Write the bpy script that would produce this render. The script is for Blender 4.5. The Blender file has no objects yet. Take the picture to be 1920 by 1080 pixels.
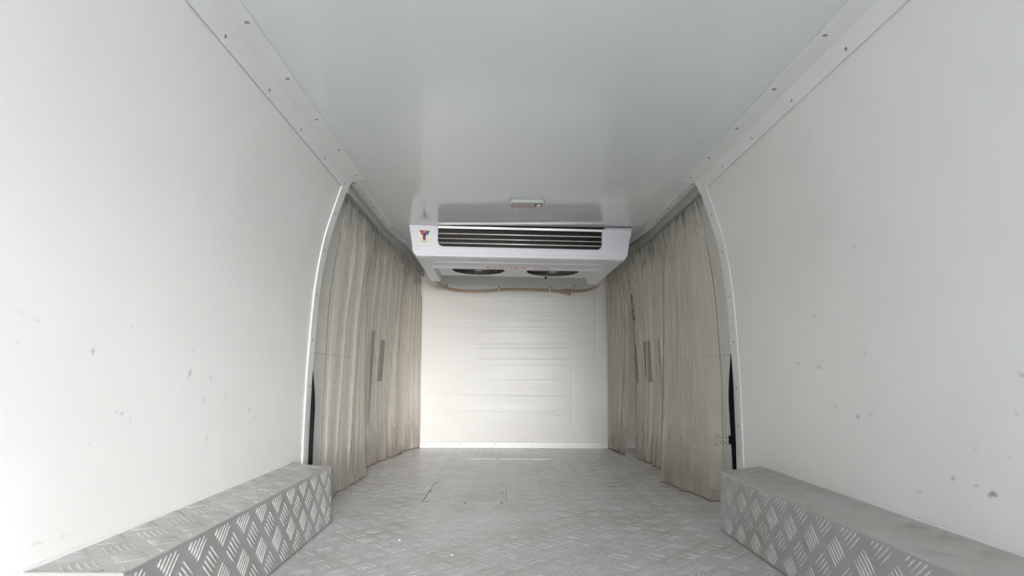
import bpy, bmesh, math, random, mathutils.noise
from mathutils import Vector, Matrix
random.seed(7)
R = math.radians
C = bpy.context.scene.collection
sc = bpy.context.scene

# ------------------------------------------------------------------ scale
# u = one image pixel measured at the side-door jamb; 1100 px focal length
u = 0.0017
F = 1100 * u            # distance to the side door jamb (m)
FL = 246 * u            # camera height above the load floor
CX = 39 * u             # centre line of the load bay
CH = (246 + 369) * u    # ceiling height
Y0 = -2.1               # rear end of walls (door opening behind the viewer)
YB = 3.43               # bulkhead

# ------------------------------------------------------------------ camera
cd = bpy.data.cameras.new('camera')
cam = bpy.data.objects.new('camera', cd); C.objects.link(cam)
cam.location = (0, 0, FL)
cam.rotation_euler = (R(90), R(-0.25), 0)
cd.sensor_width = 36.0
cd.lens = 1100 / 1920 * 36
cd.shift_x = 19 / 1920
cd.shift_y = 166 / 1920
cd.clip_start = 0.01
cd.dof.use_dof = True
cd.dof.focus_distance = 2.5
cd.dof.aperture_fstop = 7.0
sc.camera = cam

# ------------------------------------------------------------------ world, sun, exposure
w = bpy.data.worlds.new('sky'); sc.world = w; w.use_nodes = True
nt = w.node_tree; nt.nodes.clear()
sky = nt.nodes.new('ShaderNodeTexSky'); sky.sky_type = 'NISHITA'
sky.sun_disc = False; sky.sun_elevation = R(14); sky.sun_rotation = R(143)
sky.air_density = 1.0; sky.dust_density = 3.5; sky.ozone_density = 1.0
bg = nt.nodes.new('ShaderNodeBackground'); bg.inputs[1].default_value = 0.19
hs = nt.nodes.new('ShaderNodeHueSaturation'); hs.inputs['Saturation'].default_value = 0.0
wo = nt.nodes.new('ShaderNodeOutputWorld')
nt.links.new(sky.outputs[0], hs.inputs['Color']); cool = nt.nodes.new('ShaderNodeMix'); cool.data_type = 'RGBA'; cool.blend_type = 'MULTIPLY'; cool.inputs[0].default_value = 1; cool.inputs[7].default_value = (.93, .985, 1.04, 1)
nt.links.new(hs.outputs[0], cool.inputs[6]); nt.links.new(cool.outputs[2], bg.inputs[0]); nt.links.new(bg.outputs[0], wo.inputs[0])
SUN_AZ, SUN_EL = R(11), R(3.5)       # low hazy afternoon sun behind the viewer, a little to the right
sl = bpy.data.lights.new('sun', 'SUN'); sl.energy = 1.6; sl.angle = R(24); sl.color = (1, .992, .985)
so = bpy.data.objects.new('sun', sl); C.objects.link(so); so.location = (1, -5, 1.5)
so.rotation_euler = Vector((-math.sin(SUN_AZ), math.cos(SUN_AZ), -math.tan(SUN_EL))).to_track_quat('-Z', 'Y').to_euler()
sc.view_settings.view_transform = 'Standard'
sc.view_settings.look = 'None'
sc.view_settings.gamma = 1
sc.view_settings.use_curve_mapping = False
sc.view_settings.exposure = 2.56
sc.cycles.use_denoising = True
sc.cycles.max_bounces = 14
sc.cycles.diffuse_bounces = 8
sc.cycles.glossy_bounces = 6
sc.cycles.transparent_max_bounces = 40
sc.cycles.sample_clamp_indirect = 8

# ------------------------------------------------------------------ materials
def mat(name, col, rough=.4, metal=0., spec=.5, noise=None, bump=None, coat=0.):
    """noise=(scale, darker colour, amount 0..1, (sx,sy,sz)); bump=(scale, distance, (sx,sy,sz))"""
    m = bpy.data.materials.new(name); m.use_nodes = True
    t = m.node_tree; p = t.nodes['Principled BSDF']
    p.inputs['Base Color'].default_value = (*col, 1)
    p.inputs['Roughness'].default_value = rough
    p.inputs['Metallic'].default_value = metal
    p.inputs['Specular IOR Level'].default_value = spec
    p.inputs['Coat Weight'].default_value = coat
    tc = t.nodes.new('ShaderNodeTexCoord')
    def nz(scale, sxyz, detail=5):
        mp = t.nodes.new('ShaderNodeMapping'); mp.inputs['Scale'].default_value = sxyz
        n = t.nodes.new('ShaderNodeTexNoise'); n.inputs['Scale'].default_value = scale; n.inputs['Detail'].default_value = detail
        t.links.new(tc.outputs['Object'], mp.inputs[0]); t.links.new(mp.outputs[0], n.inputs['Vector'])
        return n
    m['last'] = 0
    if noise:
        n = nz(noise[0], noise[3] if len(noise) > 3 else (1, 1, 1))
        r = t.nodes.new('ShaderNodeMapRange'); r.inputs[1].default_value = .42; r.inputs[2].default_value = .72
        r.inputs[4].default_value = noise[2]
        mx = t.nodes.new('ShaderNodeMix'); mx.data_type = 'RGBA'; mx.name = 'dirt'
        mx.inputs[6].default_value = (*col, 1); mx.inputs[7].default_value = (*noise[1], 1)
        t.links.new(n.outputs[0], r.inputs[0]); t.links.new(r.outputs[0], mx.inputs[0])
        t.links.new(mx.outputs[2], p.inputs['Base Color'])
    if bump:
        n = nz(bump[0], bump[2] if len(bump) > 2 else (1, 1, 1), 3)
        b = t.nodes.new('ShaderNodeBump'); b.inputs['Distance'].default_value = bump[1]; b.inputs['Strength'].default_value = 1
        t.links.new(n.outputs[0], b.inputs['Height']); t.links.new(b.outputs[0], p.inputs['Normal'])
    return m

def add_smudges(m, base, marks):
    """marks: (centre xyz, radii xyz, darkness, tint) soft scuffs that sit on the panel itself"""
    t = m.node_tree; p = t.nodes['Principled BSDF']
    tc = t.nodes.new('ShaderNodeTexCoord')
    nz = t.nodes.new('ShaderNodeTexNoise'); nz.inputs['Scale'].default_value = 60
    sc_ = t.nodes.new('ShaderNodeVectorMath'); sc_.operation = 'SCALE'; sc_.inputs['Scale'].default_value = .016
    ad = t.nodes.new('ShaderNodeVectorMath'); ad.operation = 'ADD'
    t.links.new(tc.outputs['Object'], nz.inputs['Vector']); t.links.new(nz.outputs['Color'], sc_.inputs[0])
    t.links.new(tc.outputs['Object'], ad.inputs[0]); t.links.new(sc_.outputs[0], ad.inputs[1])
    src = p.inputs['Base Color'].links[0].from_socket if p.inputs['Base Color'].links else None
    tot = None
    for c, r, k, rot in marks:
        mp = t.nodes.new('ShaderNodeMapping'); mp.vector_type = 'TEXTURE'
        mp.inputs['Location'].default_value = (c[0] + .008, c[1] + .008, c[2] + .008)
        mp.inputs['Rotation'].default_value = (rot, 0, 0)
        mp.inputs['Scale'].default_value = r
        ln = t.nodes.new('ShaderNodeVectorMath'); ln.operation = 'LENGTH'
        mr = t.nodes.new('ShaderNodeMapRange'); mr.inputs[1].default_value = 1; mr.inputs[2].default_value = .2
        mr.inputs[3].default_value = 0; mr.inputs[4].default_value = k
        t.links.new(ad.outputs[0], mp.inputs[0]); t.links.new(mp.outputs[0], ln.inputs[0]); t.links.new(ln.outputs['Value'], mr.inputs[0])
        if tot is None: tot = mr.outputs[0]
        else:
            a = t.nodes.new('ShaderNodeMath'); a.operation = 'MAXIMUM'
            t.links.new(tot, a.inputs[0]); t.links.new(mr.outputs[0], a.inputs[1]); tot = a.outputs[0]
    mx = t.nodes.new('ShaderNodeMix'); mx.data_type = 'RGBA'
    mx.inputs[6].default_value = (*base, 1); mx.inputs[7].default_value = (.10, .11, .12, 1)
    if src: t.links.new(src, mx.inputs[6])
    t.links.new(tot, mx.inputs[0]); t.links.new(mx.outputs[2], p.inputs['Base Color'])

WALLC = (.81, .805, .785)
M = {}
M['wall_l'] = mat('white_panel_left', WALLC, .34, noise=(3, (.755, .75, .725), .6), bump=(2.2, .004, (.5, .5, 2)))
M['wall_r'] = mat('white_panel_right', WALLC, .34, noise=(3, (.755, .75, .725), .6), bump=(2.2, .004, (.5, .5, 2)))
M['ceil'] = mat('white_panel_ceiling', (.75, .775, .78), .12, spec=.6, noise=(3, (.71, .74, .74), .5), bump=(1.6, .0012, (2, .5, 1)))
M['back'] = mat('white_panel_bulkhead', (.74, .725, .69), .24, spec=.09, noise=(4, (.70, .67, .62), .5), bump=(7, .0022, (.35, 1, 2.4)))
M['trim'] = mat('white_trim', (.80, .80, .79), .3, noise=(9, (.72, .72, .69), .5))
M['door'] = mat('door_panel', (.74, .74, .71), .4, noise=(4, (.62, .61, .57), .6))
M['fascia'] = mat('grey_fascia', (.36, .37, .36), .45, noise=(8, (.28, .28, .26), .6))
M['rail'] = mat('dull_aluminium_rail', (.46, .45, .41), .42, .35, noise=(30, (.32, .30, .26), .8, (1, .3, 1)))
M['plate'] = mat('aluminium_plate', (.665, .68, .695), .38, .3, noise=(5, (.50, .485, .45), .85), bump=(240, .0004))
M['bar'] = mat('tread_floor', (.76, .76, .75), .25, .3)  # paler than the plate so the bars read as highlights
M['bar_face'] = mat('highlight_tread', (.72, .715, .69), .25, .5)  # bars on the box faces, highlights put into the pale colour
M['plate_face'] = mat('shaded_aluminium_face', (.47, .475, .48), .36, .6, noise=(6, (.40, .39, .365), .7))  # upright box faces darker than the top, their shading put into the colour
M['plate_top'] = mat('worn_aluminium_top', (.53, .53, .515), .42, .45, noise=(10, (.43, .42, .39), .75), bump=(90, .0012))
M['ac'] = mat('lilac_white_plastic', (.74, .73, .78), .33, noise=(6, (.72, .71, .74), .4))
M['dark'] = mat('black_interior', (.015, .014, .013), .5)
M['pocket'] = mat('grey_pocket', (.13, .13, .12), .5)
M['crease'] = mat('crease_line', (.50, .49, .45), .5)
M['rubber'] = mat('black_rubber', (.008, .008, .010), .9, spec=.1)
M['fin'] = mat('coil_fin', (.075, .06, .05), .45, .4, noise=(40, (.05, .04, .03), .8))
M['tube'] = mat('bright_tube', (.88, .87, .84), .3, .35)
M['bluish'] = mat('fan_plastic', (.018, .018, .02), .5)
M['ring'] = mat('grille_wire', (.42, .43, .41), .45, .2)
M['screw'] = mat('zinc_screw', (.42, .42, .41), .35, .8)
M['screw_dark'] = mat('dark_screw', (.16, .16, .15), .5, .4)
M['hose'] = mat('brown_hose', (.42, .31, .21), .32, noise=(14, (.28, .24, .19), .9, (1, 1, 4)))
M['clip'] = mat('clip_plastic', (.72, .70, .64), .4)
M['sticker'] = mat('sticker_paper', (.78, .77, .70), .45)
M['red'] = mat('red_print', (.66, .03, .04), .45)
M['redtxt'] = mat('red_lettering', (.72, .20, .16), .5)
M['blue'] = mat('blue_print', (.05, .11, .36), .45)
M['black'] = mat('black_print', (.04, .045, .04), .5)
M['lamp'] = mat('lamp_frame', (.50, .52, .48), .3)
M['lens'] = mat('pink_brown_lens', (.36, .26, .22), .25)
M['chrome'] = mat('switch_white', (.72, .70, .69), .25)
M['seam'] = mat('dark_seam', (.16, .15, .13), .7)
M['grime'] = mat('grime', (.30, .27, .22), .7)
M['ground'] = mat('outside_concrete', (.42, .40, .37), .9, noise=(2, (.34, .32, .29), .7))
M['mould'] = mat('mesh_net', (.07, .065, .05), .7)

def curtain_mat(name, base, op):
    m = bpy.data.materials.new(name); m.use_nodes = True
    t = m.node_tree; t.nodes.clear(); N = t.nodes.new; L = t.links.new
    out = N('ShaderNodeOutputMaterial')
    tr = N('ShaderNodeBsdfTransparent'); tr.inputs[0].default_value = (.97, .955, .935, 1)
    di = N('ShaderNodeBsdfDiffuse'); tl = N('ShaderNodeBsdfTranslucent'); gl = N('ShaderNodeBsdfGlossy'); gl.inputs['Roughness'].default_value = .22
    gl.inputs['Color'].default_value = (.9, .9, .87, 1)
    tc = N('ShaderNodeTexCoord'); sp = N('ShaderNodeSeparateXYZ'); L(tc.outputs['Object'], sp.inputs[0])
    # brown floor dirt near the hem and grey mildew under the rail: real stains of the sheet
    hem = N('ShaderNodeMapRange'); hem.inputs[1].default_value = .24; hem.inputs[2].default_value = .0
    hem.inputs[3].default_value = 0; hem.inputs[4].default_value = 1; L(sp.outputs[2], hem.inputs[0])
    mp = N('ShaderNodeMapping'); mp.inputs['Scale'].default_value = (14, 14, 1.6); L(tc.outputs['Object'], mp.inputs[0])
    nz = N('ShaderNodeTexNoise'); nz.inputs['Scale'].default_value = 1.0; nz.inputs['Detail'].default_value = 5; L(mp.outputs[0], nz.inputs['Vector'])
    rz = N('ShaderNodeMapRange'); rz.inputs[1].default_value = .3; rz.inputs[2].default_value = .6; L(nz.outputs[0], rz.inputs[0])
    ml = N('ShaderNodeMath'); ml.operation = 'MULTIPLY'; L(hem.outputs[0], ml.inputs[0]); L(rz.outputs[0], ml.inputs[1])
    top = N('ShaderNodeMapRange'); top.inputs[1].default_value = .84; top.inputs[2].default_value = 1.0; L(sp.outputs[2], top.inputs[0])
    mp2 = N('ShaderNodeMapping'); mp2.inputs['Scale'].default_value = (34, 34, 9); L(tc.outputs['Object'], mp2.inputs[0])
    n2 = N('ShaderNodeTexNoise'); n2.inputs['Scale'].default_value = 1.0; L(mp2.outputs[0], n2.inputs['Vector'])
    r2 = N('ShaderNodeMapRange'); r2.inputs[1].default_value = .50; r2.inputs[2].default_value = .60; L(n2.outputs[0], r2.inputs[0])
    m2 = N('ShaderNodeMath'); m2.operation = 'MULTIPLY'; L(top.outputs[0], m2.inputs[0]); L(r2.outputs[0], m2.inputs[1])
    c1 = N('ShaderNodeMix'); c1.data_type = 'RGBA'; c1.inputs[6].default_value = (*base, 1); c1.inputs[7].default_value = (.38, .28, .21, 1)
    L(ml.outputs[0], c1.inputs[0])
    c2 = N('ShaderNodeMix'); c2.data_type = 'RGBA'; c2.inputs[7].default_value = (.20, .21, .18, 1); L(c1.outputs[2], c2.inputs[6]); L(m2.outputs[0], c2.inputs[0])
    for b in (di, tl): L(c2.outputs[2], b.inputs[0])
    a = N('ShaderNodeMixShader'); a.inputs[0].default_value = .45; L(di.outputs[0], a.inputs[1]); L(tl.outputs[0], a.inputs[2])
    lw = N('ShaderNodeLayerWeight'); lw.inputs[0].default_value = .3
    b = N('ShaderNodeMixShader'); L(a.outputs[0], b.inputs[1]); L(gl.outputs[0], b.inputs[2])
    fr = N('ShaderNodeMath'); fr.operation = 'MULTIPLY'; fr.inputs[1].default_value = .38; L(lw.outputs['Fresnel'], fr.inputs[0]); L(fr.outputs[0], b.inputs[0])
    # a thin sheet hides more the more edge-on it is seen: 1 - (1 - op) ** (1 / cos)
    lf = N('ShaderNodeLayerWeight'); lf.inputs[0].default_value = .5
    cs_ = N('ShaderNodeMath'); cs_.operation = 'SUBTRACT'; cs_.inputs[0].default_value = 1.04; L(lf.outputs['Facing'], cs_.inputs[1])
    iv = N('ShaderNodeMath'); iv.operation = 'DIVIDE'; iv.inputs[0].default_value = 1; L(cs_.outputs[0], iv.inputs[1])
    pw = N('ShaderNodeMath'); pw.operation = 'POWER'; pw.inputs[0].default_value = 1 - op; L(iv.outputs[0], pw.inputs[1])
    fc = N('ShaderNodeMath'); fc.operation = 'SUBTRACT'; fc.inputs[0].default_value = 1; L(pw.outputs[0], fc.inputs[1])
    f2 = N('ShaderNodeMath'); f2.operation = 'ADD'; f2.use_clamp = True; L(fc.outputs[0], f2.inputs[0])
    m3 = N('ShaderNodeMath'); m3.operation = 'MAXIMUM'; L(ml.outputs[0], m3.inputs[0]); L(m2.outputs[0], m3.inputs[1])
    m4 = N('ShaderNodeMath'); m4.operation = 'MULTIPLY'; m4.inputs[1].default_value = .45; L(m3.outputs[0], m4.inputs[0]); L(m4.outputs[0], f2.inputs[1])
    f = N('ShaderNodeMixShader'); L(f2.outputs[0], f.inputs[0]); L(tr.outputs[0], f.inputs[1]); L(b.outputs[0], f.inputs[2])
    L(f.outputs[0], out.inputs[0])
    return m
M['curtain'] = curtain_mat('clear_yellowed_vinyl', (.82, .78, .725), .17)
M['hem'] = curtain_mat('dirty_vinyl_edge', (.16, .11, .08), .8)

# ------------------------------------------------------------------ helpers
def link(o, parent=None):
    C.objects.link(o)
    if parent: o.parent = parent
    return o
def mesh(name, vs, fs, m, parent=None, smooth=False, bevel=0, seg=2, angle=None):
    me = bpy.data.meshes.new(name); me.from_pydata([tuple(v) for v in vs], [], fs); me.update()
    bm = bmesh.new(); bm.from_mesh(me); bmesh.ops.recalc_face_normals(bm, faces=bm.faces); bm.to_mesh(me); bm.free()
    return _fin(name, me, m, parent, smooth, bevel, seg, angle)
def _fin(name, me, m, parent, smooth, bevel, seg=2, angle=None):
    if m: me.materials.append(M[m] if isinstance(m, str) else m)
    if smooth:
        for p in me.polygons: p.use_smooth = True
        if angle: me.set_sharp_from_angle(angle=R(angle))
    o = bpy.data.objects.new(name, me); link(o, parent)
    if bevel:
        b = o.modifiers.new('bevel', 'BEVEL'); b.width = bevel; b.segments = seg; b.limit_method = 'ANGLE'; b.angle_limit = R(35)
    return o
class MB:
    def __init__(s): s.v = []; s.f = []
    def add(s, vs, fs):
        k = len(s.v); s.v += [tuple(v) for v in vs]; s.f += [tuple(i + k for i in f) for f in fs]; return s
    def box(s, x0, x1, y0, y1, z0, z1):
        return s.add([(x, y, z) for x in (x0, x1) for y in (y0, y1) for z in (z0, z1)],
                     [(0, 1, 3, 2), (4, 6, 7, 5), (0, 4, 5, 1), (2, 3, 7, 6), (0, 2, 6, 4), (1, 5, 7, 3)])
    def hexa(s, p):   # 8 points: bottom loop 4, top loop 4
        return s.add(p, [(0, 3, 2, 1), (4, 5, 6, 7), (0, 1, 5, 4), (1, 2, 6, 5), (2, 3, 7, 6), (3, 0, 4, 7)])
    def prism(s, poly, a, b):   # poly of 3-d points at two offsets (vectors)
        n = len(poly); a = Vector(a); b = Vector(b)
        vs = [Vector(p) + a for p in poly] + [Vector(p) + b for p in poly]
        return s.add(vs, [tuple(range(n))[::-1], tuple(range(n, 2 * n))] + [(i, (i + 1) % n, (i + 1) % n + n, i + n) for i in range(n)])
    def tube(s, pts, r, n=10, cap=True):
        pts = [Vector(p) for p in pts]; k = len(pts); vs = []; up = None
        for i, p in enumerate(pts):
            d = (pts[min(i + 1, k - 1)] - pts[max(i - 1, 0)]).normalized()
            if up is None: up = d.orthogonal().normalized()
            up = (up - d * up.dot(d)).normalized(); sd = d.cross(up)
            rr = r[i] if isinstance(r, (list, tuple)) else r
            for j in range(n):
                a = 2 * math.pi * j / n; vs.append(p + (up * math.cos(a) + sd * math.sin(a)) * rr)
        fs = [(i * n + j, i * n + (j + 1) % n, (i + 1) * n + (j + 1) % n, (i + 1) * n + j) for i in range(k - 1) for j in range(n)]
        if cap: fs += [tuple(range(n))[::-1], tuple(range((k - 1) * n, k * n))]
        return s.add(vs, fs)
    def ring(s, c, R0, r, axis='z', n=48, m=6):
        vs = []
        for i in range(n):
            a = 2 * math.pi * i / n
            for j in range(m):
                b = 2 * math.pi * j / m; q = R0 + r * math.cos(b)
                vs.append((c[0] + q * math.cos(a), c[1] + q * math.sin(a), c[2] + r * math.sin(b)))
        return s.add(vs, [(i * m + j, ((i + 1) % n) * m + j, ((i + 1) % n) * m + (j + 1) % m, i * m + (j + 1) % m) for i in range(n) for j in range(m)])
    def build(s, name, m, parent=None, **k): return mesh(name, s.v, s.f, m, parent, **k)
def empty(name, loc, label, cat, group=None, rot=(0, 0, 0)):
    o = bpy.data.objects.new(name, None); o.location = loc; o.rotation_euler = rot; o.empty_display_size = .05
    C.objects.link(o); return tag(o, label, cat, group)
def tag(o, label=None, cat=None, group=None, kind=None):
    if label: o['label'] = label
    if cat: o['category'] = cat
    if group: o['group'] = group
    if kind: o['kind'] = kind
    return o
def struct(o, label=None, cat='structure'):
    o['kind'] = 'structure'
    if label: o['label'] = label; o['category'] = cat
    return o

PR = [(369, 326), (345, 333.5), (319, 343), (293, 352), (259, 363), (226, 370.5), (195, 376.5), (150, 383), (100, 388), (50, 392), (0, 396), (-60, 399), (-120, 402), (-246, 406)]
def hw(H):     # half width (u) of the load bay at height H (u above the eye)
    if H >= PR[0][0]: return PR[0][1]
    for (a, b), (c, d) in zip(PR, PR[1:]):
        if c <= H <= a: return b + (d - b) * (a - H) / (a - c)
    return PR[-1][1]
def zH(H): return (246 + H) * u
def wallpt(s, H, off=0.): # s=-1 left / +1 right; off = inward offset (m)
    return CX + s * (hw(H) * u - off), zH(H)

# small pan-head screw built once, then copied
def screw_mesh(name, m, r, h):
    b = MB(); n = 10; vs = []; fs = []
    for (rr, zz) in ((r, 0), (r * .95, h * .5), (r * .55, h)):
        for j in range(n): a = 2 * math.pi * j / n; vs.append((rr * math.cos(a), rr * math.sin(a), zz))
    for k in range(2):
        for j in range(n): fs.append((k * n + j, k * n + (j + 1) % n, (k + 1) * n + (j + 1) % n, (k + 1) * n + j))
    fs.append(tuple(range(2 * n, 3 * n)))
    me = bpy.data.meshes.new(name); me.from_pydata(vs, [], fs); me.materials.append(M[m]); me.update()
    return me
SM = {'zinc': screw_mesh('zinc_screw_head', 'screw', 3.6 * u, 1.5 * u), 'dark': screw_mesh('dark_screw_head', 'screw_dark', 3.4 * u, 1.2 * u),
      'small': screw_mesh('small_screw_head', 'chrome', 1.9 * u, 1.2 * u), 'floor': screw_mesh('floor_screw_head', 'screw_dark', 3.2 * u, .8 * u),
      'trim': screw_mesh('trim_screw_head', 'screw', 2.5 * u, 1.2 * u)}
def screw(kind, loc, normal, parent):
    o = bpy.data.objects.new('screw', SM[kind]); link(o, parent); o.location = loc
    o.rotation_euler = Vector(normal).to_track_quat('Z', 'Y').to_euler(); return o

# ------------------------------------------------------------------ room shell
T = 34 * u
HS = [369 - i * 615 / 36 for i in range(37)]
def side_wall(s, name, m):
    vs = []
    for y in (Y0, F):
        for H in HS: x, z = wallpt(s, H); vs.append((x, y, z))
        for H in HS: x, z = wallpt(s, H, -T); vs.append((x, y, z))
    n = len(HS); fs = []
    for i in range(n - 1):
        fs.append((i, i + 1, 2 * n + i + 1, 2 * n + i)); fs.append((n + i, 3 * n + i, 3 * n + i + 1, n + i + 1))
        for k in (0, 2 * n): fs.append((k + i, k + n + i, k + n + i + 1, k + i + 1))
    fs += [(0, 2 * n, 3 * n, n), (n - 1, 2 * n - 1, 4 * n - 1, 3 * n - 1)]
    return struct(mesh(name, vs, fs, m, smooth=True, angle=30))
wl = side_wall(-1, 'wall_left', 'wall_l'); wr = side_wall(1, 'wall_right', 'wall_r')

fl = MB().box(CX - 445 * u, CX + 445 * u, Y0 - .04, YB + .05, -.04, 0).build('floor', 'plate'); struct(fl)
ce = MB().box(CX - 375 * u, CX + 375 * u, Y0, YB + .05, CH, CH + .05).build('ceiling', 'ceil'); struct(ce)
# faint joints of the ceiling sheets
b = MB()
for X in (-276, 272):
    MB().box(CX + (X - .6) * u, CX + (X + .6) * u, F + .04, 2.75, CH - .0005, CH + .001).build('panel_seam', 'ceil', ce)
glint = MB().add([(( -.316) + .006 * math.cos(a / 8 * math.tau), 1.22 + .004 * math.sin(a / 8 * math.tau), CH - .0015) for a in range(8)] + [(-.316, 1.22, CH - .003)],
                 [(i, (i + 1) % 8, 8) for i in range(8)]).build('glint_spot', 'chrome', ce)  # small white disc standing in for a glint on the ceiling
# bulkhead with its shallow horizontal ribs
bk = MB().box(CX - 440 * u, CX + 440 * u, YB, YB + .06, -.02, CH).build('wall_back', 'back'); struct(bk)
b = MB()
def yz(y, Z=YB): return FL - (y - 706) * Z / 1100
for i, (y, x0, x1, h) in enumerate([(558, 860, 1072, .6), (566, 985, 1072, .5), (594, 880, 1190, .8), (615, 790, 1072, .6), (622, 900, 1072, .5), (645, 890, 1072, .7), (653, 885, 1072, .9),
                     (673, 895, 1190, .9), (684, 900, 1072, .6), (711, 900, 1190, .6), (730, 800, 1072, .5), (741.5, 790, 1190, 1.2), (771, 790, 1190, 1.3), (802, 790, 1190, 1.2)]):
    X0, X1 = (x0 - 941) * YB / 1100, (x1 - 941) * YB / 1100; z = yz(y); hh = h * .00045; wv = .004
    b.add([(X0, YB, z + wv), (X0, YB - hh, z), (X0, YB, z - wv), (X1, YB, z + wv), (X1, YB - hh, z), (X1, YB, z - wv)], [(0, 3, 4, 1), (1, 4, 5, 2)])
b.build('panel_rib', 'back', bk)
# riveted cover strip on the bulkhead
xs0, xs1 = (1075 - 941) * YB / 1100, (1113.5 - 941) * YB / 1100
cs = MB().box(xs0, xs1, YB - .003, YB, .03, CH - .01).build('cover_strip', 'back', bk, bevel=.001)
MB().box(xs0 - .0022, xs0, YB - .0012, YB, .03, CH - .01).box(xs1, xs1 + .0022, YB - .0012, YB, .03, CH - .01).build('sealant_line', 'rail', bk)
for y in (534, 670, 818):
    for x in (1077.5, 1111):
        screw('trim', ((x - 941) * YB / 1100, YB - .003, yz(y)), (0, -1, 0), bk)
for x, y in ((1093, 822), (1046, 779)): screw('dark', ((x - 941) * YB / 1100, YB - .001, yz(y)), (0, -1, 0), bk).scale = (.6, .6, .6)
bb = MB().box(CX - 424 * u, CX + 424 * u, YB - .012, YB, 0, .036).build('baseboard_back', 'trim', bevel=.003); struct(bb)
for x in (797, 864, 930, 997, 1065, 1128): screw('trim', ((x - 941) * YB / 1100, YB - .012, .021), (0, -1, 0), bb)

# corner trims wall / ceiling, with their screws
def corner_trim(s, name, ys):
    x0, z0 = CX + s * 326 * u, CH
    d = Vector(((hw(347) - 326) * u * s, 0, -22 * u)); d.normalize()
    inn = Vector((-s, 0, 0)); nrm = Vector((-s * abs(d.z), 0, -abs(d.x))); th = .0022
    A = Vector((x0 - s * .001, 0, z0 - .0005)); B = A + inn * 28 * u; W = A + d * 24 * u + Vector((-s * .0012, 0, 0))
    poly = [A, B, B + Vector((0, 0, -th)), A + Vector((-s * 4 * u, 0, -4 * u)), W + Vector((-s * th, 0, 0)), W]
    o = MB().prism(poly, (0, Y0, 0), (0, F, 0)).build(name, 'trim', bevel=.0006); struct(o)
    for y in ys:
        screw('zinc', (x0 - s * 20 * u, y, CH - .0025), (0, 0, -1), o)
        p = A + d * 16 * u; screw('zinc', (p.x - s * .0030, y, p.z), nrm, o)
corner_trim(-1, 'trim_1', [.45, .64, .84, 1.036, 1.232, 1.427, 1.62, 1.82])
corner_trim(1, 'trim_2', [.46, .66, .86, 1.067, 1.267, 1.468, 1.665, 1.83])

# jamb strips following the curve of the wall end
def jamb(s, name):
    vs = []; hs = [H for H in HS if H < 362]; w_ = .052
    for i, H in enumerate(hs):
        for off, y in ((0, F - w_), (.0034, F - w_), (.0032, F - w_ + .006), (.0022, F + .002), (-.012, F + .002), (-.012, F)):
            x, z = wallpt(s, H, off); vs.append((x, y, z))
    n = 6; fs = [(i * n + j, i * n + j + 1, (i + 1) * n + j + 1, (i + 1) * n + j) for i in range(len(hs) - 1) for j in range(n - 1)]
    o = struct(mesh(name, vs, fs, 'trim'))
    for H in (352, 300, 232, 150, 66, -20, -90, -140):
        x, z = wallpt(s, H, .0028); dx = (hw(H + 10) - hw(H - 10)) / 20
        screw('trim', (x, F - .026, z), (-s, 0, -s * 0 + dx), o)
jamb(-1, 'trim_3'); jamb(1, 'trim_4')

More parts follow.
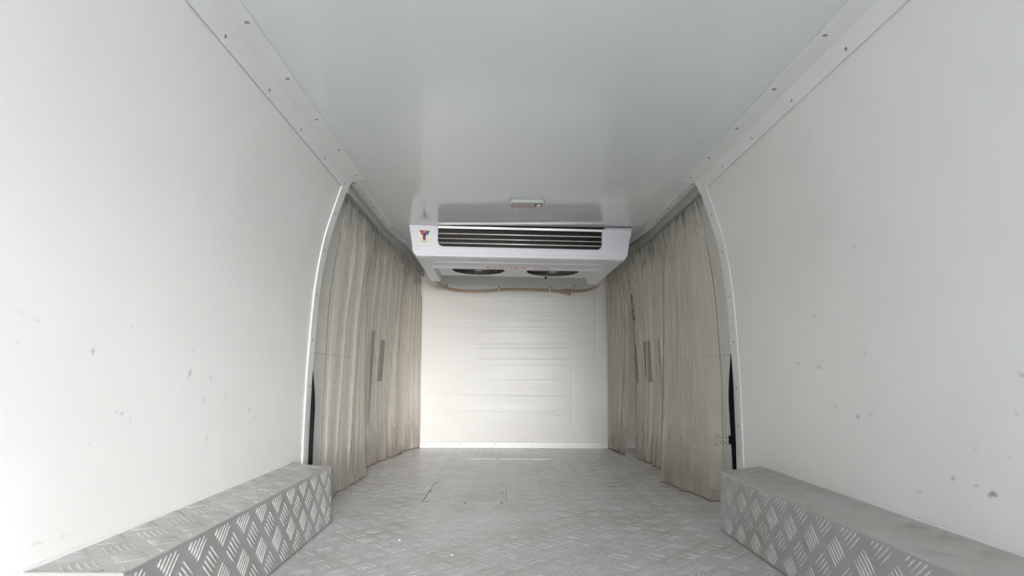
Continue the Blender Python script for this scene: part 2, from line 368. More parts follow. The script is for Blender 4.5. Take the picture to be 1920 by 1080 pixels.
# side door leaves behind the curtains
def door(s, name, nm):
    vs = []; ys = [F + .012, YB]; n = len(HS)
    for y in ys:
        for H in HS: x, z = wallpt(s, H, -24 * u); vs.append((x, y, z))
        for H in HS: x, z = wallpt(s, H, -36 * u); vs.append((x, y, z))
    fs = []
    for i in range(n - 1):
        fs.append((i, i + 1, 2 * n + i + 1, 2 * n + i)); fs.append((n + i, 3 * n + i, 3 * n + i + 1, n + i + 1))
        for k in (0, 2 * n): fs.append((k + i, k + n + i, k + n + i + 1, k + i + 1))
    o = struct(mesh(name, vs, fs, 'door', smooth=True, angle=30))
    # horizontal crease and recessed latch pockets
    def on(H, off=0.): return wallpt(s, H, -24 * u + off)
    x, z = on(46); MB().box(min(x, x - s * .0015), max(x, x - s * .0015), F + .02, YB - .02, z - .0015, z + .0015).build('panel_crease', 'crease', o)
    def plate(y0, y1, H0, H1, m, nm2, off):
        a0, z0 = on(H0, off); a1, z1 = on(H1, off)
        MB().hexa([(a0 + s * off, y0, z0), (a0, y0, z0), (a0, y1, z0), (a0 + s * off, y1, z0), (a1 + s * off, y0, z1), (a1, y0, z1), (a1, y1, z1), (a1 + s * off, y1, z1)]).build(nm2, m, o)
    if s > 0:
        plate(3.04, 3.17, -16, 112, 'pocket', 'latch_pocket', .004)
        plate(3.36, 3.375, -20, 106, 'pocket', 'latch_slot', .004)
        plate(2.86, 2.875, -120, 112, 'fascia', 'gap_line', .003)
    else:
        plate(3.06, 3.16, -16, 112, 'pocket', 'latch_pocket', .004)
        plate(2.80, 2.90, -150, 130, 'grime', 'rubbed_panel', .002)
    # black weatherstrip bulging from behind the jamb
    vs = []; hs = [H for H in HS if H < (56 if s > 0 else 24)]
    top = hs[0]; bot = hs[-1]
    for H in hs:
        t = (top - H) / (top + 170) ; k = min(1, max(0, t)); wv = (9.5 if s > 0 else 8) * u * (math.sin(min(1, k * 2.2) * math.pi / 2) * (1 if s < 0 else (1 - .45 * max(0, k - .45))))
        x, z = wallpt(s, H, 0)
        vs += [(x + s * .02, F + .003, z), (x - s * max(wv, .0002), F + .004, z), (x - s * max(wv, .0002), F + .011, z), (x + s * .02, F + .011, z)]
    n = 4; fs = [(i * n + j, i * n + (j + 1) % n, (i + 1) * n + (j + 1) % n, (i + 1) * n + j) for i in range(len(hs) - 1) for j in range(n)]
    mesh('weatherstrip', vs, fs, 'rubber', o)
    if s > 0:
        x, z = wallpt(s, -118); MB().box(x - 11 * u, x + 6 * u, F + .004, F + .02, z - 8 * u, z + 8 * u).build('seal_block', 'rubber', o, bevel=.002)
    return o
door(-1, 'door_1', 1); door(1, 'door_2', 2)

# header over each side opening: ceiling angle, fascia and the curtain rail
PATH = [(331, F + .002), (330, 2.46), (309, 2.82), (309, YB)]
def path_hw(y):
    for (a, b), (c, d) in zip(PATH, PATH[1:]):
        if y <= d: return a + (c - a) * (y - b) / (d - b)
    return PATH[-1][0]
def strip(s, h0, h1, H0, H1, pts, nm, m, parent=None, bevel=0):
    b = MB(); vs = []; fs = []
    for X, y in pts:
        for a, H in ((h0, H0), (h1, H0), (h1, H1), (h0, H1)): vs.append((CX + s * (X + a) * u, y, zH(H)))
    k = len(pts)
    for i in range(k - 1):
        for j in range(4): fs.append((i * 4 + j, i * 4 + (j + 1) % 4, (i + 1) * 4 + (j + 1) % 4, (i + 1) * 4 + j))
    fs += [(0, 1, 2, 3), tuple(4 * (k - 1) + j for j in range(4))]
    return mesh(nm, vs, fs, m, parent, bevel=bevel)
for s, nm, side in ((-1, 'trim_5', 'left'), (1, 'trim_6', 'right')):
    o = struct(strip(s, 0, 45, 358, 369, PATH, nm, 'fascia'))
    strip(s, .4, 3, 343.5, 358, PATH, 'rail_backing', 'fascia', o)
    a = strip(s, -20, 0, 367.6, 369, PATH[:2], 'ceiling_angle', 'trim', o, bevel=.0008)
    strip(s, -9, 0, 367.2, 369, PATH[1:], 'ceiling_angle', 'trim', o)
    for y in (1.90, 2.02, 2.17, 2.33): screw('trim', (CX + s * (path_hw(y) - 9) * u, y, CH - .003), (0, 0, -1), o)
    # curtain rail: a thing of its own, screwed to the fascia
    rl = empty('curtain_rail', (CX + s * 328 * u, F, zH(350)), 'dull aluminium curtain rail above the plastic curtains at the %s side opening' % side, 'curtain rail', 'curtain rails')
    bar = strip(s, -2.5, -0.4, 343.5, 357, PATH, 'rail_bar', 'rail', None, bevel=.0006)
    gap = strip(s, -1.6, -0.2, 342.9, 343.5, PATH, 'shadow_gap', 'screw_dark', None)  # thin dark strips along the rail, its shadow gap put in as colour
    gap2 = strip(s, -.6, .3, 357, 357.6, PATH, 'shadow_gap', 'screw_dark', None)
    inv = Matrix.Translation(-rl.location)
    for q in (bar, gap, gap2): q.data.transform(inv); q.parent = rl
    y = F + .10
    while y < 3.3:
        X = path_hw(y) - 2.6; c = Vector((CX + s * X * u, y, zH(348))) - rl.location
        screw('small', c, (-s, 0, 0), rl); y += .155

# ------------------------------------------------------------------ tread plate bars
P = 48.5 * u; GS = 23.8 * u; BW = 2.0 * u
def treads(name, O, e1, e2, L1, L2, nrm, off, m, parent, height=.0013, skip=None, wob=0.):
    O, e1, e2, nrm = Vector(O), Vector(e1), Vector(e2), Vector(nrm); b = MB(); vs = b.v; fs = b.f
    rnd = random.Random(3)
    hl = GS / 2
    for fam in (0, 1):
        d = Vector((math.sqrt(.5), math.sqrt(.5))) if fam == 0 else Vector((-math.sqrt(.5), math.sqrt(.5)))
        q = Vector((-d.y, d.x))
        for i in range(int(L1 / P) + 3):
            for j in range(int(L2 / P) + 3):
                cx = off[0] + (i - 1) * P + fam * P / 2; cy = off[1] + (j - 1) * P + fam * P / 2
                worn = mathutils.noise.noise((cx * 3.1, cy * 2.3, 5.)) if wob > .5 else -1
                for k in range(-2, 3):
                    c = Vector((cx, cy)) + q * (k * GS / 4.6); lo, hi = -hl, hl; dead = False
                    for ax, L in ((0, L1), (1, L2)):
                        t0, t1 = (0.002 - c[ax]) / d[ax], (L - .002 - c[ax]) / d[ax]
                        if t0 > t1: t0, t1 = t1, t0
                        lo, hi = max(lo, t0), min(hi, t1)
                    if hi - lo < .012: continue
                    if skip and skip(c[0], c[1]): continue
                    hh = height * (1 - wob * rnd.random())
                    if worn > -1 and rnd.random() < .12 + worn * 1.2: hh *= .25
                    base = len(vs)
                    for t, wv in ((0, 0), (.12, .62), (.5, 1), (.88, .62), (1, 0)):
                        p = c + d * (lo + (hi - lo) * t)
                        for sgn in ((1, 0, -1)):
                            z = 0 if sgn else hh * (0.55 if wv < .1 else 1)
                            r = p + q * (sgn * BW / 2 * wv); w3 = O + e1 * r[0] + e2 * r[1] + nrm * z
                            vs.append(tuple(w3))
                    for t in range(4):
                        for sd in (0, 1):
                            a = base + t * 3 + sd; fs.append((a, a + 3, a + 4, a + 1))
    o = b.build(name, m, parent, smooth=True); o['kind'] = 'stuff'; return o
hx0, hx1, hy0, hy1 = -.262, .018, 1.94, 2.29
fx0 = CX - 440 * u
YT = .24
treads('tread_bars', (fx0, YT, 0), (1, 0, 0), (0, 1, 0), 880 * u, YB - YT, (0, 0, 1), (.01, .02), 'bar', fl, .0009,
       skip=lambda x, y: hx0 - .01 < x + fx0 < hx1 + .01 and hy0 - .01 < y + YT < hy1 + .01, wob=.75)

# lip where the floor sheets meet, and two chips lying on the floor
for xa, xb in ((-.19, -.02), (-.01, .13), (.14, .26)): MB().box(xa, xb, 2.972, 2.975, 0, .0005).build('plate_joint', 'bar', fl)
# wheel arch boxes
def wheel_box(s, xin, Y1, label):
    Yn = .752; Hh = 96 * u
    root = empty('wheel_arch_box', (CX + s * (xin + 40) * u, (Yn + Y1) / 2, 0), label, 'wheel arch box')
    ox, oy = root.location.x, root.location.y
    xi = CX + s * xin * u - ox; b = MB()
    # folded cover: inner face, top, end, following the curved wall
    def xo(Z): return CX + s * (hw(Z / u - 246) * u - .001) - ox
    y0, y1 = Yn - oy, Y1 - oy; ye = y1 + (.045 if s < 0 else .09)
    vs = [(xi, y0, 0), (xo(0), y0, 0), (xo(Hh), y0, Hh), (xi, y0, Hh), (xi, y1, 0), (xo(0), ye, 0), (xo(Hh), ye, Hh), (xi, y1, Hh)]
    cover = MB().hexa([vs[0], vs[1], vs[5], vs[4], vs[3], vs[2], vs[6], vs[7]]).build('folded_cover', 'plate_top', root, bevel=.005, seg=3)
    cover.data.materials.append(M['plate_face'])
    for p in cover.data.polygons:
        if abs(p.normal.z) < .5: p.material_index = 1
    L = Y1 - Yn
    treads('face_tread_bars', (xi - s * .0001, y1, .002), (0, -1, 0), (0, 0, 1), L, Hh - .006, (-s, 0, 0), (.02, 38 * u), 'bar_face', root, .0016) if s > 0 else \
    treads('face_tread_bars', (xi - s * .0001, y1, .002), (0, -1, 0), (0, 0, 1), L, Hh - .006, (-s, 0, 0), (.03, 14 * u), 'bar_face', root, .0016)
    wtop = abs(xo(Hh) - xi)
    treads('top_tread_bars', (xi + s * .006, y1, Hh), (0, -1, 0), (s, 0, 0), L, wtop - .012, (0, 0, 1), (.02, .03), 'plate_top', root, .0017, wob=.45)
    # silicone bead along the wall
    MB().tube([(xo(Hh) - s * .003, y0, Hh + .001), (xo(Hh) - s * .003, ye, Hh + .001)], .0028, 6).build('sealant_bead', 'trim', root)
    MB().tube([(xi - s * .001, y0, .001), (xi - s * .001, y1, .001)], .0018, 6).build('sealant_bead', 'rail', root)
    # white end trim at the rear of the box
    MB().box(min(xi, xo(0)) , max(xi, xo(0)), y0 - .018, y0, 0, Hh + .002).build('end_trim', 'trim', root, bevel=.002)
    return root
wheel_box(-1, 323, 1.665, 'checker plate wheel arch box along the bright left wall')
wheel_box(1, 313, 1.605, 'checker plate wheel arch box along the grey right wall')

# floor hatch
hx = (hx0 + hx1) / 2; hy = (hy0 + hy1) / 2
ht = empty('floor_hatch', (hx, hy, 0), 'small rectangular checker plate hatch screwed into the middle of the floor', 'hatch')
wx, wy = (hx1 - hx0) / 2, (hy1 - hy0) / 2
for q in ((-wx - .0012, -wx + .001, -wy, wy), (wx - .001, wx + .0004, -wy, wy), (-wx + .001, -wx * .8, wy - .001, wy + .0008)): MB().box(*q, 0, .0005).build('seam', 'seam', ht)
MB().box(-wx + .001, wx - .001, -wy + .001, wy - .001, 0, .00008).build('hatch_plate', 'plate', ht)
treads('tread_bars', (-wx + .003, -wy + .003, .0003), (1, 0, 0), (0, 1, 0), 2 * wx - .006, 2 * wy - .006, (0, 0, 1), (.03, .02), 'bar', ht, .0006, wob=.6)
for px, py in ((818.5, 906), (807, 922.5), (800, 942), (873, 943.5), (941, 908), (942, 924), (941, 943.5)):
    Z = FL * 1100 / (py - 706); screw('floor', ((px - 941) * Z / 1100 - hx, Z - hy, .001), (0, 0, 1), ht)

for px, py, r, lab in ((750.5, 1014, .0032, 'white chip on the floor in front of the hatch, nearer the left box'), (849, 1041, .0038, 'white chip on the floor straight ahead near the bottom of the photo')):
    Z = FL * 1100 / (py - 706); x = (px - 941) * Z / 1100; rnd = random.Random(int(px)); b = MB()
    b.prism([(x + r * rnd.uniform(.6, 1.2) * math.cos(a), Z + r * rnd.uniform(.6, 1.3) * math.sin(a), 0) for a in (0, .9, 2, 3, 4, 5.2)], (0, 0, 0), (0, 0, .0022))
    tag(b.build('paint_chip', 'chrome', bevel=.0005), lab, 'debris')

# ------------------------------------------------------------------ plastic curtains
def smooth_noise(rnd, n):
    k = [rnd.uniform(-1, 1) for _ in range(n + 3)]
    def f(x):
        x = max(0, min(.9999, x)) * n; i = int(x); t = x - i; t = t * t * (3 - 2 * t); return k[i] * (1 - t) + k[i + 1] * t
    return f
def curtain(s, ya, yb, bottom, label, seed, edge_near=None, hook=0., pitch=.036, amp=.0080, z0=.003, curl=0.):
    """ya..yb = extent along the rail; bottom = [(half width u, Y), ...] line of the hem on the floor"""
    rnd = random.Random(seed); length = yb - ya; nf = max(4, int(length / pitch)); NS = nf * 9; NT = 34
    root = empty('plastic_curtain', (CX + s * path_hw(ya) * u, (ya + yb) / 2, 0), label, 'curtain', 'clear plastic curtains')
    O = Vector(root.location)
    # irregular fold centres
    ph = [0.]; 
    for i in range(nf): ph.append(ph[-1] + rnd.uniform(.55, 1.45))
    ph = [p / ph[-1] for p in ph]; am = [rnd.uniform(.35, 1.3) for _ in range(nf + 1)]
    wa = smooth_noise(rnd, 7); wb = smooth_noise(rnd, 9); wc = smooth_noise(rnd, 5); wd = smooth_noise(rnd, 22)
    def bot(q):
        n = len(bottom) - 1; x = min(.99999, q) * n; i = int(x); t = x - i
        return [bottom[i][j] * (1 - t) + bottom[i + 1][j] * t for j in (0, 1)]
    wdt = [rnd.uniform(.0028, .0068) / length for _ in range(nf + 1)]
    qs = {round(i / (nf * 3), 6) for i in range(nf * 3 + 1)}
    for j in range(nf + 1):
        for k in (-2.2, -1.5, -1, -.6, -.3, 0, .3, .6, 1, 1.5, 2.2):
            qq = ph[j] + k * wdt[j]
            if 0 < qq < 1: qs.add(round(qq, 6))
    qs = sorted(qs); NS = len(qs) - 1
    vs = []
    for i in range(NS + 1):
        q = qs[i]; fold = 0
        for j in range(nf + 1):
            dq = (q - ph[j]) / wdt[j]
            if abs(dq) < 3: fold += am[j] * math.exp(-dq * dq) * (1 if j % 3 else -1)
        fold = fold * 1.25 + .35 * math.sin(q * nf * 1.9 + wa(q) * 3)
        ytop = ya + (yb - ya) * q; xt = path_hw(ytop) + 5.5; xb, ybm = bot(q)
        for k in range(NT + 1):
            t = k / NT; g = 1 - (1 - t) ** 1.9
            X = xt + (xb - xt) * g; Y = ytop + (ybm - ytop) * t
            if edge_near is not None and q < .16:      # near edge hangs along the curved jamb
                H = 343.5 - t * (343.5 + 246); e = hw(H) - edge_near * (.3 + .7 * min(1, t * 2.5)); kk = (1 - q / .16) ** 1.2
                X = X * (1 - kk) + e * kk
            A = amp * (.28 + .95 * min(1, t * 7) - .55 * t) * (1 + .3 * wc(t))
            drift = wa(q) * t * (1 - .3 * t) * .024 + wb(q) * math.sin(t * 2.6) * .012
            X2 = X * u + fold * A + wd(q) * .004 * t
            Y2 = Y + drift + (wd(1 - q) * .006) * t
            if hook and q > .9:                          # free edge turns towards the aisle
                kk = (q - .9) / .1; X2 -= hook * kk * kk * t; 
            if curl and q < .08:
                kk = 1 - q / .08; X2 -= curl * kk * kk * t
            Z = (zH(344.5)) * (1 - t) + (z0 + .004 * abs(wb(q))) * t
            vs.append((CX + s * X2 - O.x, Y2 - O.y, Z))
    n = NT + 1; fs = [(i * n + k, i * n + k + 1, (i + 1) * n + k + 1, (i + 1) * n + k) for i in range(NS) for k in range(NT)]
    mesh('sheet', vs, fs, 'curtain', root, smooth=True)
    # darker hem line and the two cut edges
    hem = MB(); hem.tube([Vector(vs[i * n + NT]) + Vector((0, 0, .001)) for i in range(0, NS + 1)], .0022, 5)
    hem.tube([vs[NS * n + k] for k in range(4, NT + 1)], .0010, 5)
    hem.tube([vs[k] for k in range(4, NT + 1)], .0009, 5)
    hem.build('hem_edge', 'hem', root)
    return root, vs, n
G = 'hanging at the %s side opening'
curtain(-1, F + .035, 2.33, [(386, 1.96), (380, 2.02), (375, 2.2), (371, 2.45)], 'yellowed clear plastic curtain at left opening, nearest of the three, behind the wheel box', 11, edge_near=8, hook=.010)
curtain(-1, 2.27, 2.86, [(398, 2.42), (396, 2.72), (374, 2.98), (357, 3.16)], 'yellowed clear plastic curtain at left opening, middle one of the three panels', 23, pitch=.034)
curtain(-1, 2.82, 3.38, [(366, 3.10), (350, 3.30), (318, 3.415)], 'narrow clear plastic curtain in the left back corner beside the white bulkhead', 5, pitch=.030)
rc, rvs, rn = curtain(1, F + .035, 2.24, [(402, 1.955), (372, 1.97), (352, 2.15), (340, 2.31)], 'yellowed clear plastic curtain at right opening with torn near edge beside the wheel box', 31, edge_near=4, hook=.012)
curtain(1, 2.18, 2.80, [(386, 2.44), (384, 2.66), (374, 2.86), (366, 2.995)], 'yellowed clear plastic curtain at right opening, middle one of the three panels', 43, pitch=.034, hook=.0)
curtain(1, 2.84, 3.39, [(352, 3.17), (338, 3.28), (327, 3.405)], 'narrow clear plastic curtain in the right back corner beside the bulkhead cover strip', 59, pitch=.034, curl=.02)
# torn, crumpled piece at the near edge of the right curtain
b = MB(); rnd = random.Random(2); x0, y0 = CX + 392 * u, F + .055
for k in range(9):
    c = Vector((x0 + rnd.uniform(-.030, .012), y0 + rnd.uniform(-.012, .01), zH(-118) + rnd.uniform(-.02, .014)))
    a = [c + Vector((rnd.uniform(-.016, .016), rnd.uniform(-.012, .012), rnd.uniform(-.008, .008))) for _ in range(4)]
    b.add(a, [(0, 1, 2), (0, 2, 3)])
b.v = [tuple(Vector(v) - rc.location) for v in b.v]
b.build('torn_edge', 'curtain', rc)
b = MB()
for k in range(6):
    c = Vector((x0 + rnd.uniform(-.028, .014), y0 - .006, zH(-118) + rnd.uniform(-.02, .018))) - rc.location
    b.tube([c, c + Vector((rnd.uniform(-.016, .016), 0, rnd.uniform(-.006, .006)))], .0009, 4)
b.build('frayed_thread', 'mould', rc)
# dark net wedged between the right curtains
b = MB(); rnd = random.Random(8)
for k in range(150):
    t = rnd.random(); wv = .012 * math.sin(math.pi * min(1, t * 1.1)) + .002
    c = Vector((CX + (332 + 8 * (1 - t)) * u + rnd.uniform(-wv, wv) * .6, 2.86 + rnd.uniform(-wv, wv), zH(160) + t * .13))
    b.tube([c, c + Vector((rnd.uniform(-.004, .004), rnd.uniform(-.004, .004), rnd.uniform(-.012, .012)))], .0008, 3)
o = b.build('netting', 'mould'); tag(o, 'scrap of dark netting caught between the curtains at the right opening', 'netting')

# ------------------------------------------------------------------ ceiling evaporator unit
ac = empty('cooling_unit', (CX + 6 * u, F * 1.305, CH), 'white plastic evaporator cooling unit hung under the ceiling with two round fans', 'cooling unit', None, (0, R(.75), R(1.2)))
def bx(x0, x1, y0, y1, z0, z1, nm, m, bev=0, seg=2, par=ac): return MB().box(x0 * u, x1 * u, y0 * u, y1 * u, z0 * u, z1 * u).build(nm, m, par, bevel=bev * u, seg=seg, smooth=False)
out = [(-273, -3), (-271, -22), (-269, -24), (-263.5, -66), (-260.5, -73), (-254, -79), (254, -79), (260.5, -73), (263.5, -66), (269, -24), (271, -22), (273, -3), (203, -3), (200, -6)]
rad = 13; cut = []
for k in range(7): a = R(-90 * k / 6); cut.append((200 - rad + rad * math.cos(a), -54 + rad + rad * math.sin(a)))
for k in range(7): a = R(-90 - 90 * k / 6); cut.append((-202 + rad + rad * math.cos(a), -54 + rad + rad * math.sin(a)))
poly = [(x * u, 0, z * u) for x, z in out + cut + [(-202, -6), (-205, -3)]]
MB().prism(poly, (0, 0, 0), (0, 13 * u, 0)).build('front_cover', 'ac', ac, bevel=2.0 * u, seg=3)
# raised frame under the air opening, and the stepped shoulder bands
MB().prism([(x * u, 0, z * u) for x, z in ((-196, -57), (196, -57), (206, -50), (206, -66), (198, -71), (-198, -71), (-206, -66), (-206, -50))], (0, -1.0 * u, 0), (0, 1 * u, 0)).build('front_ridge', 'ac', ac, bevel=.8 * u)
for sx in (-1, 1):
    MB().prism([(sx * x * u, 0, z * u) for x, z in ((206, -4), (272, -4), (270, -21), (208, -21))], (0, -1.6 * u, 0), (0, 1 * u, 0)).build('shoulder_band', 'ac', ac, bevel=.8 * u)
    bx(*sorted((sx * 276, sx * 206)), -3, 20, -3, -.6, 'mounting_flange', 'ac', .6)
    # sloping sides
    MB().hexa([(sx * x * u, y * u, z * u) for x, y, z in ((253, 6, -79), (257, 6, -79), (254, 376, -79), (250, 376, -79), (267, 6, -2), (272, 6, -2), (272, 376, -2), (267, 376, -2))]).build('side_panel', 'ac', ac, bevel=.6 * u)
    bx(*sorted((sx * 228, sx * 255)), 10, 374, -80, -76, 'bottom_rim', 'ac', 1.2)
    MB().hexa([(sx * x * u, y * u, z * u) for x, y, z in ((226, 136, -79), (230, 136, -79), (230, 374, -79), (226, 374, -79), (222, 136, -60), (230, 136, -60), (230, 374, -60), (222, 374, -60))]).build('recess_side', 'ac', ac)
    for yy in (150, 170): MB().prism([(sx * 222 * u, 0, -61 * u), (sx * 200 * u, 0, -61 * u), (sx * 226 * u, 0, -78 * u)], (0, yy * u, 0), (0, (yy + 3) * u, 0)).build('gusset', 'ac', ac)
bx(-228, 228, 10, 114, -79.5, -76, 'front_underside', 'ac', 1)
bx(-212, 212, 62, 66, -80.6, -79, 'moulded_rib', 'ac', .5)
MB().prism([(0, 112 * u, -79 * u), (0, 127 * u, -84.2 * u), (0, 134 * u, -84.2 * u), (0, 138 * u, -61 * u), (0, 120 * u, -61 * u)], (-228 * u, 0, 0), (228 * u, 0, 0)).build('front_lip', 'ac', ac, bevel=.8 * u)
for sx, x0, x1 in ((-1, -252, -220), (1, 220, 252)):
    if sx > 0:
        b = MB(); b.box(x0 * u, x1 * u, -1.2 * u, 1 * u, -54 * u, -52.6 * u).box(x0 * u, x1 * u, -1.2 * u, 1 * u, -14.4 * u, -13 * u).box(x0 * u, (x0 + 1.4) * u, -1.2 * u, 1 * u, -54 * u, -13 * u).box((x1 - 1.4) * u, x1 * u, -1.2 * u, 1 * u, -54 * u, -13 * u)
        b.build('square_moulding', 'ac', ac)
# fan plate with two real openings
fc = ((-108, 276), (108, 276)); fr_ = 76
b = MB()
for (cx, cy), x0, x1 in ((fc[0], -226, 0), (fc[1], 0, 226)):
    n = 48; y0, y1 = 136, 374; inner = []; outer = []
    for k in range(n):
        a = 2 * math.pi * (k + .5) / n; ca, sa = math.cos(a), math.sin(a); inner.append((cx + fr_ * ca, cy + fr_ * sa))
        t = min(((x1 - cx) / ca if ca > 0 else (x0 - cx) / ca) if abs(ca) > 1e-6 else 1e9, ((y1 - cy) / sa if sa > 0 else (y0 - cy) / sa) if abs(sa) > 1e-6 else 1e9)
        outer.append((cx + t * ca, cy + t * sa))
    vs = [(x * u, y * u, -61 * u) for x, y in outer] + [(x * u, y * u, -61 * u) for x, y in inner] + [(x * u, y * u, -52 * u) for x, y in inner]
    b.add(vs, [(k, (k + 1) % n, n + (k + 1) % n, n + k) for k in range(n)] + [(n + k, n + (k + 1) % n, 2 * n + (k + 1) % n, 2 * n + k) for k in range(n)])
    for (xa, ya_) in ((x0, y0), (x0, y1), (x1, y0), (x1, y1)):    # corner fillers
        near = sorted(range(n), key=lambda k: (outer[k][0] - xa) ** 2 + (outer[k][1] - ya_) ** 2)[:2]
        b.add([(xa * u, ya_ * u, -61 * u)] + [(outer[k][0] * u, outer[k][1] * u, -61 * u) for k in near], [(0, 1, 2)])
b.build('fan_plate', 'ac', ac)
for cx, cy in fc:
    fan = empty('fan', (0, 0, 0), None, None); fan.parent = ac; fan.location = (cx * u, cy * u, -56 * u)
    b = MB(); n = 32
    vs = [(fr_ * .995 * u * math.cos(2 * math.pi * k / n), fr_ * .995 * u * math.sin(2 * math.pi * k / n), z * u) for z in (-4.6, 20) for k in range(n)]
    b.add(vs, [(k, (k + 1) % n, n + (k + 1) % n, n + k) for k in range(n)] + [tuple(range(n, 2 * n))]); b.build('fan_well', 'dark', fan)
    b = MB()
    for k in range(7):
        a = 2 * math.pi * k / 7; v = []
        for rr, da, zz in ((14, 0, 8), (68, .05, 9), (68, .62, 2), (14, .75, 3)): v.append((rr * u * math.cos(a + da), rr * u * math.sin(a + da), zz * u))
        b.add(v + [(p[0], p[1], p[2] + .6 * u) for p in v], [(0, 1, 2, 3), (7, 6, 5, 4), (0, 4, 5, 1), (1, 5, 6, 2), (2, 6, 7, 3), (3, 7, 4, 0)])
    b.build('fan_blades', 'bluish', fan)
    b = MB()
    for k in range(1, 7): b.ring((0, 0, -5 * u), (12 + (fr_ - 14) * k / 6) * u, .42 * u, n=48, m=5)
    for k in range(4):
        a = R(90 * k + 8); b.tube([(10 * u * math.cos(a), 10 * u * math.sin(a), -5.2 * u), (fr_ * u * math.cos(a), fr_ * u * math.sin(a), -5.2 * u)], .7 * u, 5)
    b.build('fan_grille', 'ring', fan, smooth=True)
    vs = [(13 * u * math.cos(2 * math.pi * k / 24), 13 * u * math.sin(2 * math.pi * k / 24), -5.6 * u) for k in range(24)] + [(13 * u * math.cos(2 * math.pi * k / 24), 13 * u * math.sin(2 * math.pi * k / 24), -4 * u) for k in range(24)]
    mesh('grille_hub', vs, [tuple(range(24)), tuple(range(24, 48))] + [(k, (k + 1) % 24, 24 + (k + 1) % 24, 24 + k) for k in range(24)], 'ring', fan)
bx(-1.5, 1.5, 232, 236, -63, -61, 'plate_screw', 'screw_dark')
# drip nipple
MB().tube([(98 * u, 360 * u, -61 * u), (96 * u, 366 * u, -66 * u)], 2.6 * u, 8).build('drain_plug', 'rubber', ac)
# coil behind the opening
bx(-262, 262, 26, 60, -72, -3, 'coil_block', 'dark')
b = MB()
x = -204
while x < 203: b.box(x * u, (x + .9) * u, 12 * u, 27 * u, -54 * u, -8 * u); x += 3.4
o = b.build('coil_fins', 'fin', ac); o['kind'] = 'stuff'
bx(-203, 201, 3, 8, -9.5, -3.5, 'top_channel', 'tube', .6)
for zz, r in ((-21, 1.7), (-33, 1.2), (-44, 1.6)):
    MB().tube([(-203 * u, 8.5 * u, zz * u), (201 * u, 8.5 * u, zz * u)], r * u, 10).build('coil_tube', 'tube', ac, smooth=True)
bx(-203, 201, 2, 12, -3.2, -1.2, 'top_shadow_gap', 'rubber')  # black bar painted in as the shadow gap above the channel
# lettering on the lip
def text(body, size, nm, m, parent, loc, rot, sx=1, spacing=1., ext=.0002):
    cu = bpy.data.curves.new(nm, 'FONT'); cu.body = body; cu.size = size; cu.align_x = 'CENTER'; cu.align_y = 'CENTER'; cu.space_character = spacing; cu.extrude = ext
    t = bpy.data.objects.new(nm, cu); C.objects.link(t); dg = bpy.context.evaluated_depsgraph_get()
    me = bpy.data.meshes.new_from_object(t.evaluated_get(dg)); bpy.data.objects.remove(t)
    me.transform(Matrix.Diagonal((sx, 1, 1, 1))); me.materials.clear(); me.materials.append(M[m])
    o = bpy.data.objects.new(nm, me); link(o, parent); o.location = loc; o.rotation_euler = rot; return o
ang = math.atan2(5.2, 15)
for word, wx_ in (('CAUTION', -31), ('FAN', 64)):
    text(word, 13.5 * u, 'caution_lettering', 'redtxt', ac, (wx_ * u, 119.5 * u, -82.1 * u), (0, 0, 0), 1.42, 1.35).rotation_euler = (R(180) - ang, 0, 0)
# sticker
st = bx(-252, -219, -1.9, 0, -54, -13, 'sticker', 'sticker', .5)
def spoly(pts, nm, m, dy=0.):    # pixel coordinates of the enlarged sticker
    def q(x, y): return ((-252 + (x - 80) / (850 - 80) * 33) * u, (-2.2 - dy) * u, (-13 - (y - 190) / (990 - 190) * 41) * u)
    return mesh(nm, [q(*p) for p in pts], [tuple(range(len(pts)))], m, st)
spoly([(190, 255), (790, 290), (660, 505), (560, 470), (560, 690), (520, 735), (470, 750), (410, 720), (385, 660), (400, 480), (310, 480)], 'emblem_outline', 'black')
spoly([(240, 285), (430, 285), (430, 470), (320, 470)], 'emblem_red_wing', 'red', .15)
spoly([(550, 300), (740, 310), (650, 485), (560, 450)], 'emblem_blue_wing', 'blue', .15)
spoly([(410, 560), (470, 590), (490, 700), (450, 735), (405, 690)], 'emblem_red_stem', 'red', .15)
spoly([(485, 570), (545, 570), (540, 680), (500, 690)], 'emblem_blue_stem', 'blue', .15)
spoly([(460, 325), (490, 300), (525, 325), (525, 360), (490, 380), (462, 360)], 'emblem_dot', 'sticker', .15)
cxp, cyp, rr = 470, 440, 400
for k, ch in enumerate('THERMAL'):
    a = R(-47 + k * 94 / 6); px_, py_ = cxp + rr * .72 * math.sin(a), cyp + rr * math.cos(a)
    loc = ((-252 + (px_ - 80) / 770 * 33) * u, -2.3 * u, (-13 - (py_ - 190) / 800 * 41) * u)
    text(ch, 4.8 * u, 'emblem_letter', 'black', st, loc, (R(90), a * .8 * -1 * -1 * 0 + 0, 0)).rotation_euler = (R(90), a * .7, 0)
# ceiling wires left of the unit
o = MB().tube([(-284 * u, -6 * u, -.8 * u), (-278 * u, 3 * u, -2.2 * u)], 1.1 * u, 5).tube([(-281 * u, -8 * u, -.8 * u), (-275 * u, 2 * u, -2.5 * u)], 1.1 * u, 5).build('cable_end', 'screw_dark', ac)

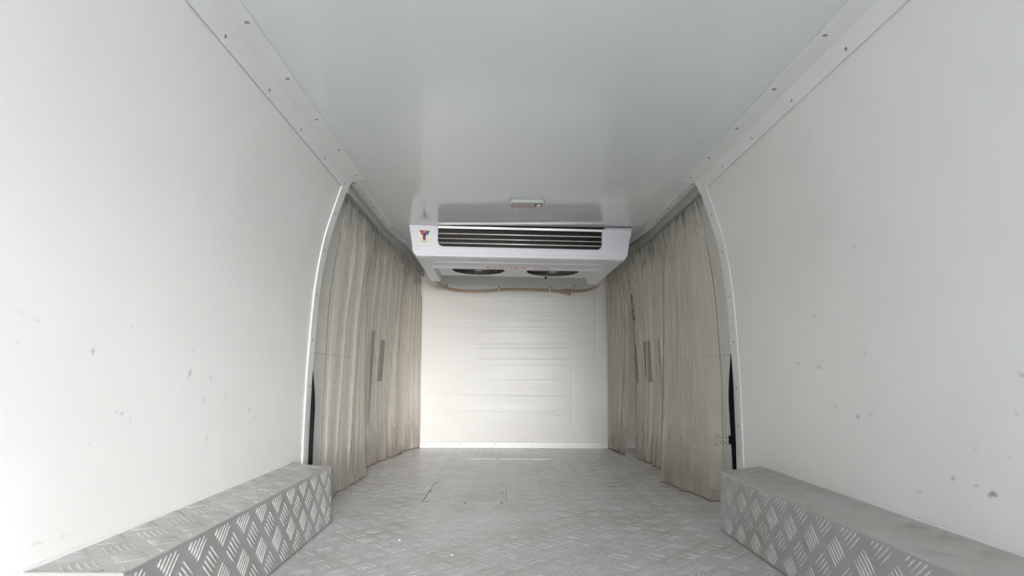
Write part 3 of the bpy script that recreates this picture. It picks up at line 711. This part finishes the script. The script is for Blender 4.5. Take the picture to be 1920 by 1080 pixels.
# ------------------------------------------------------------------ drain hoses on the bulkhead
def spline(pts, n=8):
    P_ = [Vector(p) for p in pts]; out = []
    for i in range(len(P_) - 1):
        a, b_, c, d = P_[max(i - 1, 0)], P_[i], P_[i + 1], P_[min(i + 2, len(P_) - 1)]
        for k in range(n):
            t = k / n; out.append(.5 * ((2 * b_) + (c - a) * t + (2 * a - 5 * b_ + 4 * c - d) * t * t + (3 * b_ - a - 3 * c + d) * t ** 3))
    out.append(P_[-1]); return out
def at(px, py, Z): return Vector(((px - 941) * Z / 1100, Z, FL - (py - 706) * Z / 1100))
YW = YB - .012
def hose(pts, label, clips):
    root = empty('drain_hose', at(*pts[1]), label, 'hose'); o = root.location
    P_ = [at(*p) - o for p in pts]
    MB().tube(spline(P_), .0078, 10).build('hose_tube', 'hose', root, smooth=True)
    MB().tube([P_[0] + (P_[0] - P_[1]).normalized() * .004, P_[0] + (P_[1] - P_[0]).normalized() * .03], .0092, 10).build('hose_end', 'rail', root)
    for px, py in clips:
        c = at(px, py, YW) - o
        b = MB(); b.box(c.x - .004, c.x + .004, c.y - .010, c.y + .011, c.z - .0095, c.z + .0095).box(c.x - .004, c.x + .004, c.y + .004, c.y + .011, c.z + .008, c.z + .022)
        b.build('clip', 'clip', root, bevel=.001); screw('dark', (c.x, c.y + .004, c.z + .017), (0, -1, 0), root).scale = (.8, .8, .8)
hose([(817, 530, 3.14), (826, 536, 3.30), (837, 541, YW), (860, 545, YW), (890, 546.3, YW), (922, 545, YW), (948, 542.8, YW), (985, 542.8, YW), (1033, 544.5, YW), (1052, 547, YW), (1069, 551, YW - .004)],
     'brown drain hose clipped along the bulkhead from the left end of the cooling unit', [(837, 540.5), (935, 543.3), (1030, 544.3)])
hose([(1123, 534, 3.14), (1112, 540, 3.30), (1098, 544, YW), (1078, 545.3, YW - .003), (1060, 543.8, YW - .014), (1050, 545.5, YW - .016)],
     'short brown drain hose coming down from the right end of the cooling unit', [])

# ------------------------------------------------------------------ ceiling lamp
lx0, lx1 = .0235, .150; ly0, ly1 = 2.072, 2.132
lp = empty('ceiling_lamp', ((lx0 + lx1) / 2, (ly0 + ly1) / 2, CH), 'small oblong interior lamp with rounded frame on the ceiling before the cooling unit', 'lamp')
def rrect(wx, wy, r, n=5):
    pts = []
    for cx, cy, a0 in ((wx - r, wy - r, 0), (-wx + r, wy - r, 90), (-wx + r, -wy + r, 180), (wx - r, -wy + r, 270)):
        for k in range(n + 1): a = R(a0 + 90 * k / n); pts.append((cx + r * math.cos(a), cy + r * math.sin(a), 0))
    return pts
hx_, hy_ = (lx1 - lx0) / 2, (ly1 - ly0) / 2
MB().prism(rrect(hx_, hy_, .014), (0, 0, -.013), (0, 0, 0)).build('lamp_frame', 'lamp', lp, bevel=.003, seg=3)
MB().prism([(x - .012, y, z) for x, y, z in rrect(hx_ * .69, hy_ * .80, .009)], (0, 0, -.0139), (0, 0, -.010)).build('lens_outline_shade', 'screw_dark', lp)  # dark outline around the lens, shading put in as colour
MB().prism([(x - .012, y, z) for x, y, z in rrect(hx_ * .66, hy_ * .72, .008)], (0, 0, -.0165), (0, 0, -.010)).build('lens', 'lens', lp, bevel=.002)
MB().prism([(x + .042, y, z) for x, y, z in rrect(.011, hy_ * .66, .006)], (0, 0, -.0136), (0, 0, -.010)).build('switch_recess', 'black', lp)
MB().prism([(x + .042, y, z) for x, y, z in rrect(.0075, hy_ * .40, .004)], (0, 0, -.0170), (0, 0, -.012)).build('switch', 'chrome', lp, bevel=.001)

# ------------------------------------------------------------------ scuffs that belong to the wall panels
def ray_wall(s, px, py):
    dx, dy = (px - 941) / 1100, (706 - py) / 1100; lo, hi = .2, 4.
    for _ in range(50):
        Z = (lo + hi) / 2; H = dy * Z / u
        if s * (dx * Z - CX) < hw(max(-246, min(369, H))) * u: lo = Z
        else: hi = Z
    return (dx * Z, Z, FL + dy * Z), Z
def marks(s, L):
    out = []
    for px, py, w_, h_, k, rot in L:
        c, Z = ray_wall(s, px, py); g = abs(px - 941)
        ry = Z * w_ / g; rz = h_ * Z / 1100          # a pixel of width on a wall seen edge-on
        out.append((c, (.06, max(ry, .003), max(rz, .002)), k, rot))
    return out
add_smudges(M['wall_l'], WALLC, marks(-1, [(172, 663, 6, 8, .42, 0), (70, 602, 10, 5, .12, 0), (40, 588, 9, 6, .08, 0), (32, 645, 10, 7, .08, 0), (355, 703, 9, 4, .40, .8), (228, 779, 6, 5, .38, 0), (218, 775, 5, 3, .2, 0),
    (245, 790, 3, 7, .2, 0), (382, 752, 3, 9, .25, 0), (395, 712, 3, 7, .2, -.6), (423, 746, 3, 14, .15, -.6), (247, 619, 4, 6, .12, 0), (362, 658, 6, 6, .10, 0), (387, 824, 3, 9, .22, 0), (469, 769, 4, 6, .28, 0), (476, 785, 3, 8, .15, 0),
    (170, 835, 7, 4, .10, 0), (72, 1023, 12, 4, .22, 0), (120, 1010, 12, 4, .14, 0)]))
add_smudges(M['wall_r'], WALLC, marks(1, [(1862, 923, 14, 7, .75, -.35), (1833, 909, 8, 4, .35, -.3), (1788, 895, 8, 6, .45, 0), (1726, 919, 9, 4, .28, 0), (1496, 679, 7, 3, .40, 0), (1535, 685, 7, 4, .30, 0), (1531, 677, 10, 3, .14, 0),
    (1608, 779, 5, 5, .45, 0), (1634, 775, 5, 9, .14, 0), (1526, 589, 5, 3, .25, 0), (1569, 760, 14, 3, .14, .5), (1915, 697, 9, 6, .35, 0), (1908, 772, 7, 6, .22, 0), (1620, 657, 4, 6, .18, 0), (1895, 852, 6, 5, .16, 0), (1601, 461, 4, 3, .3, 0),
    (1830, 838, 4, 12, .12, 0)]))

# ------------------------------------------------------------------ ground outside the open rear doors
g = MB().box(-14, 14, -18, 6, -.75, -.70).build('ground', 'ground'); struct(g)
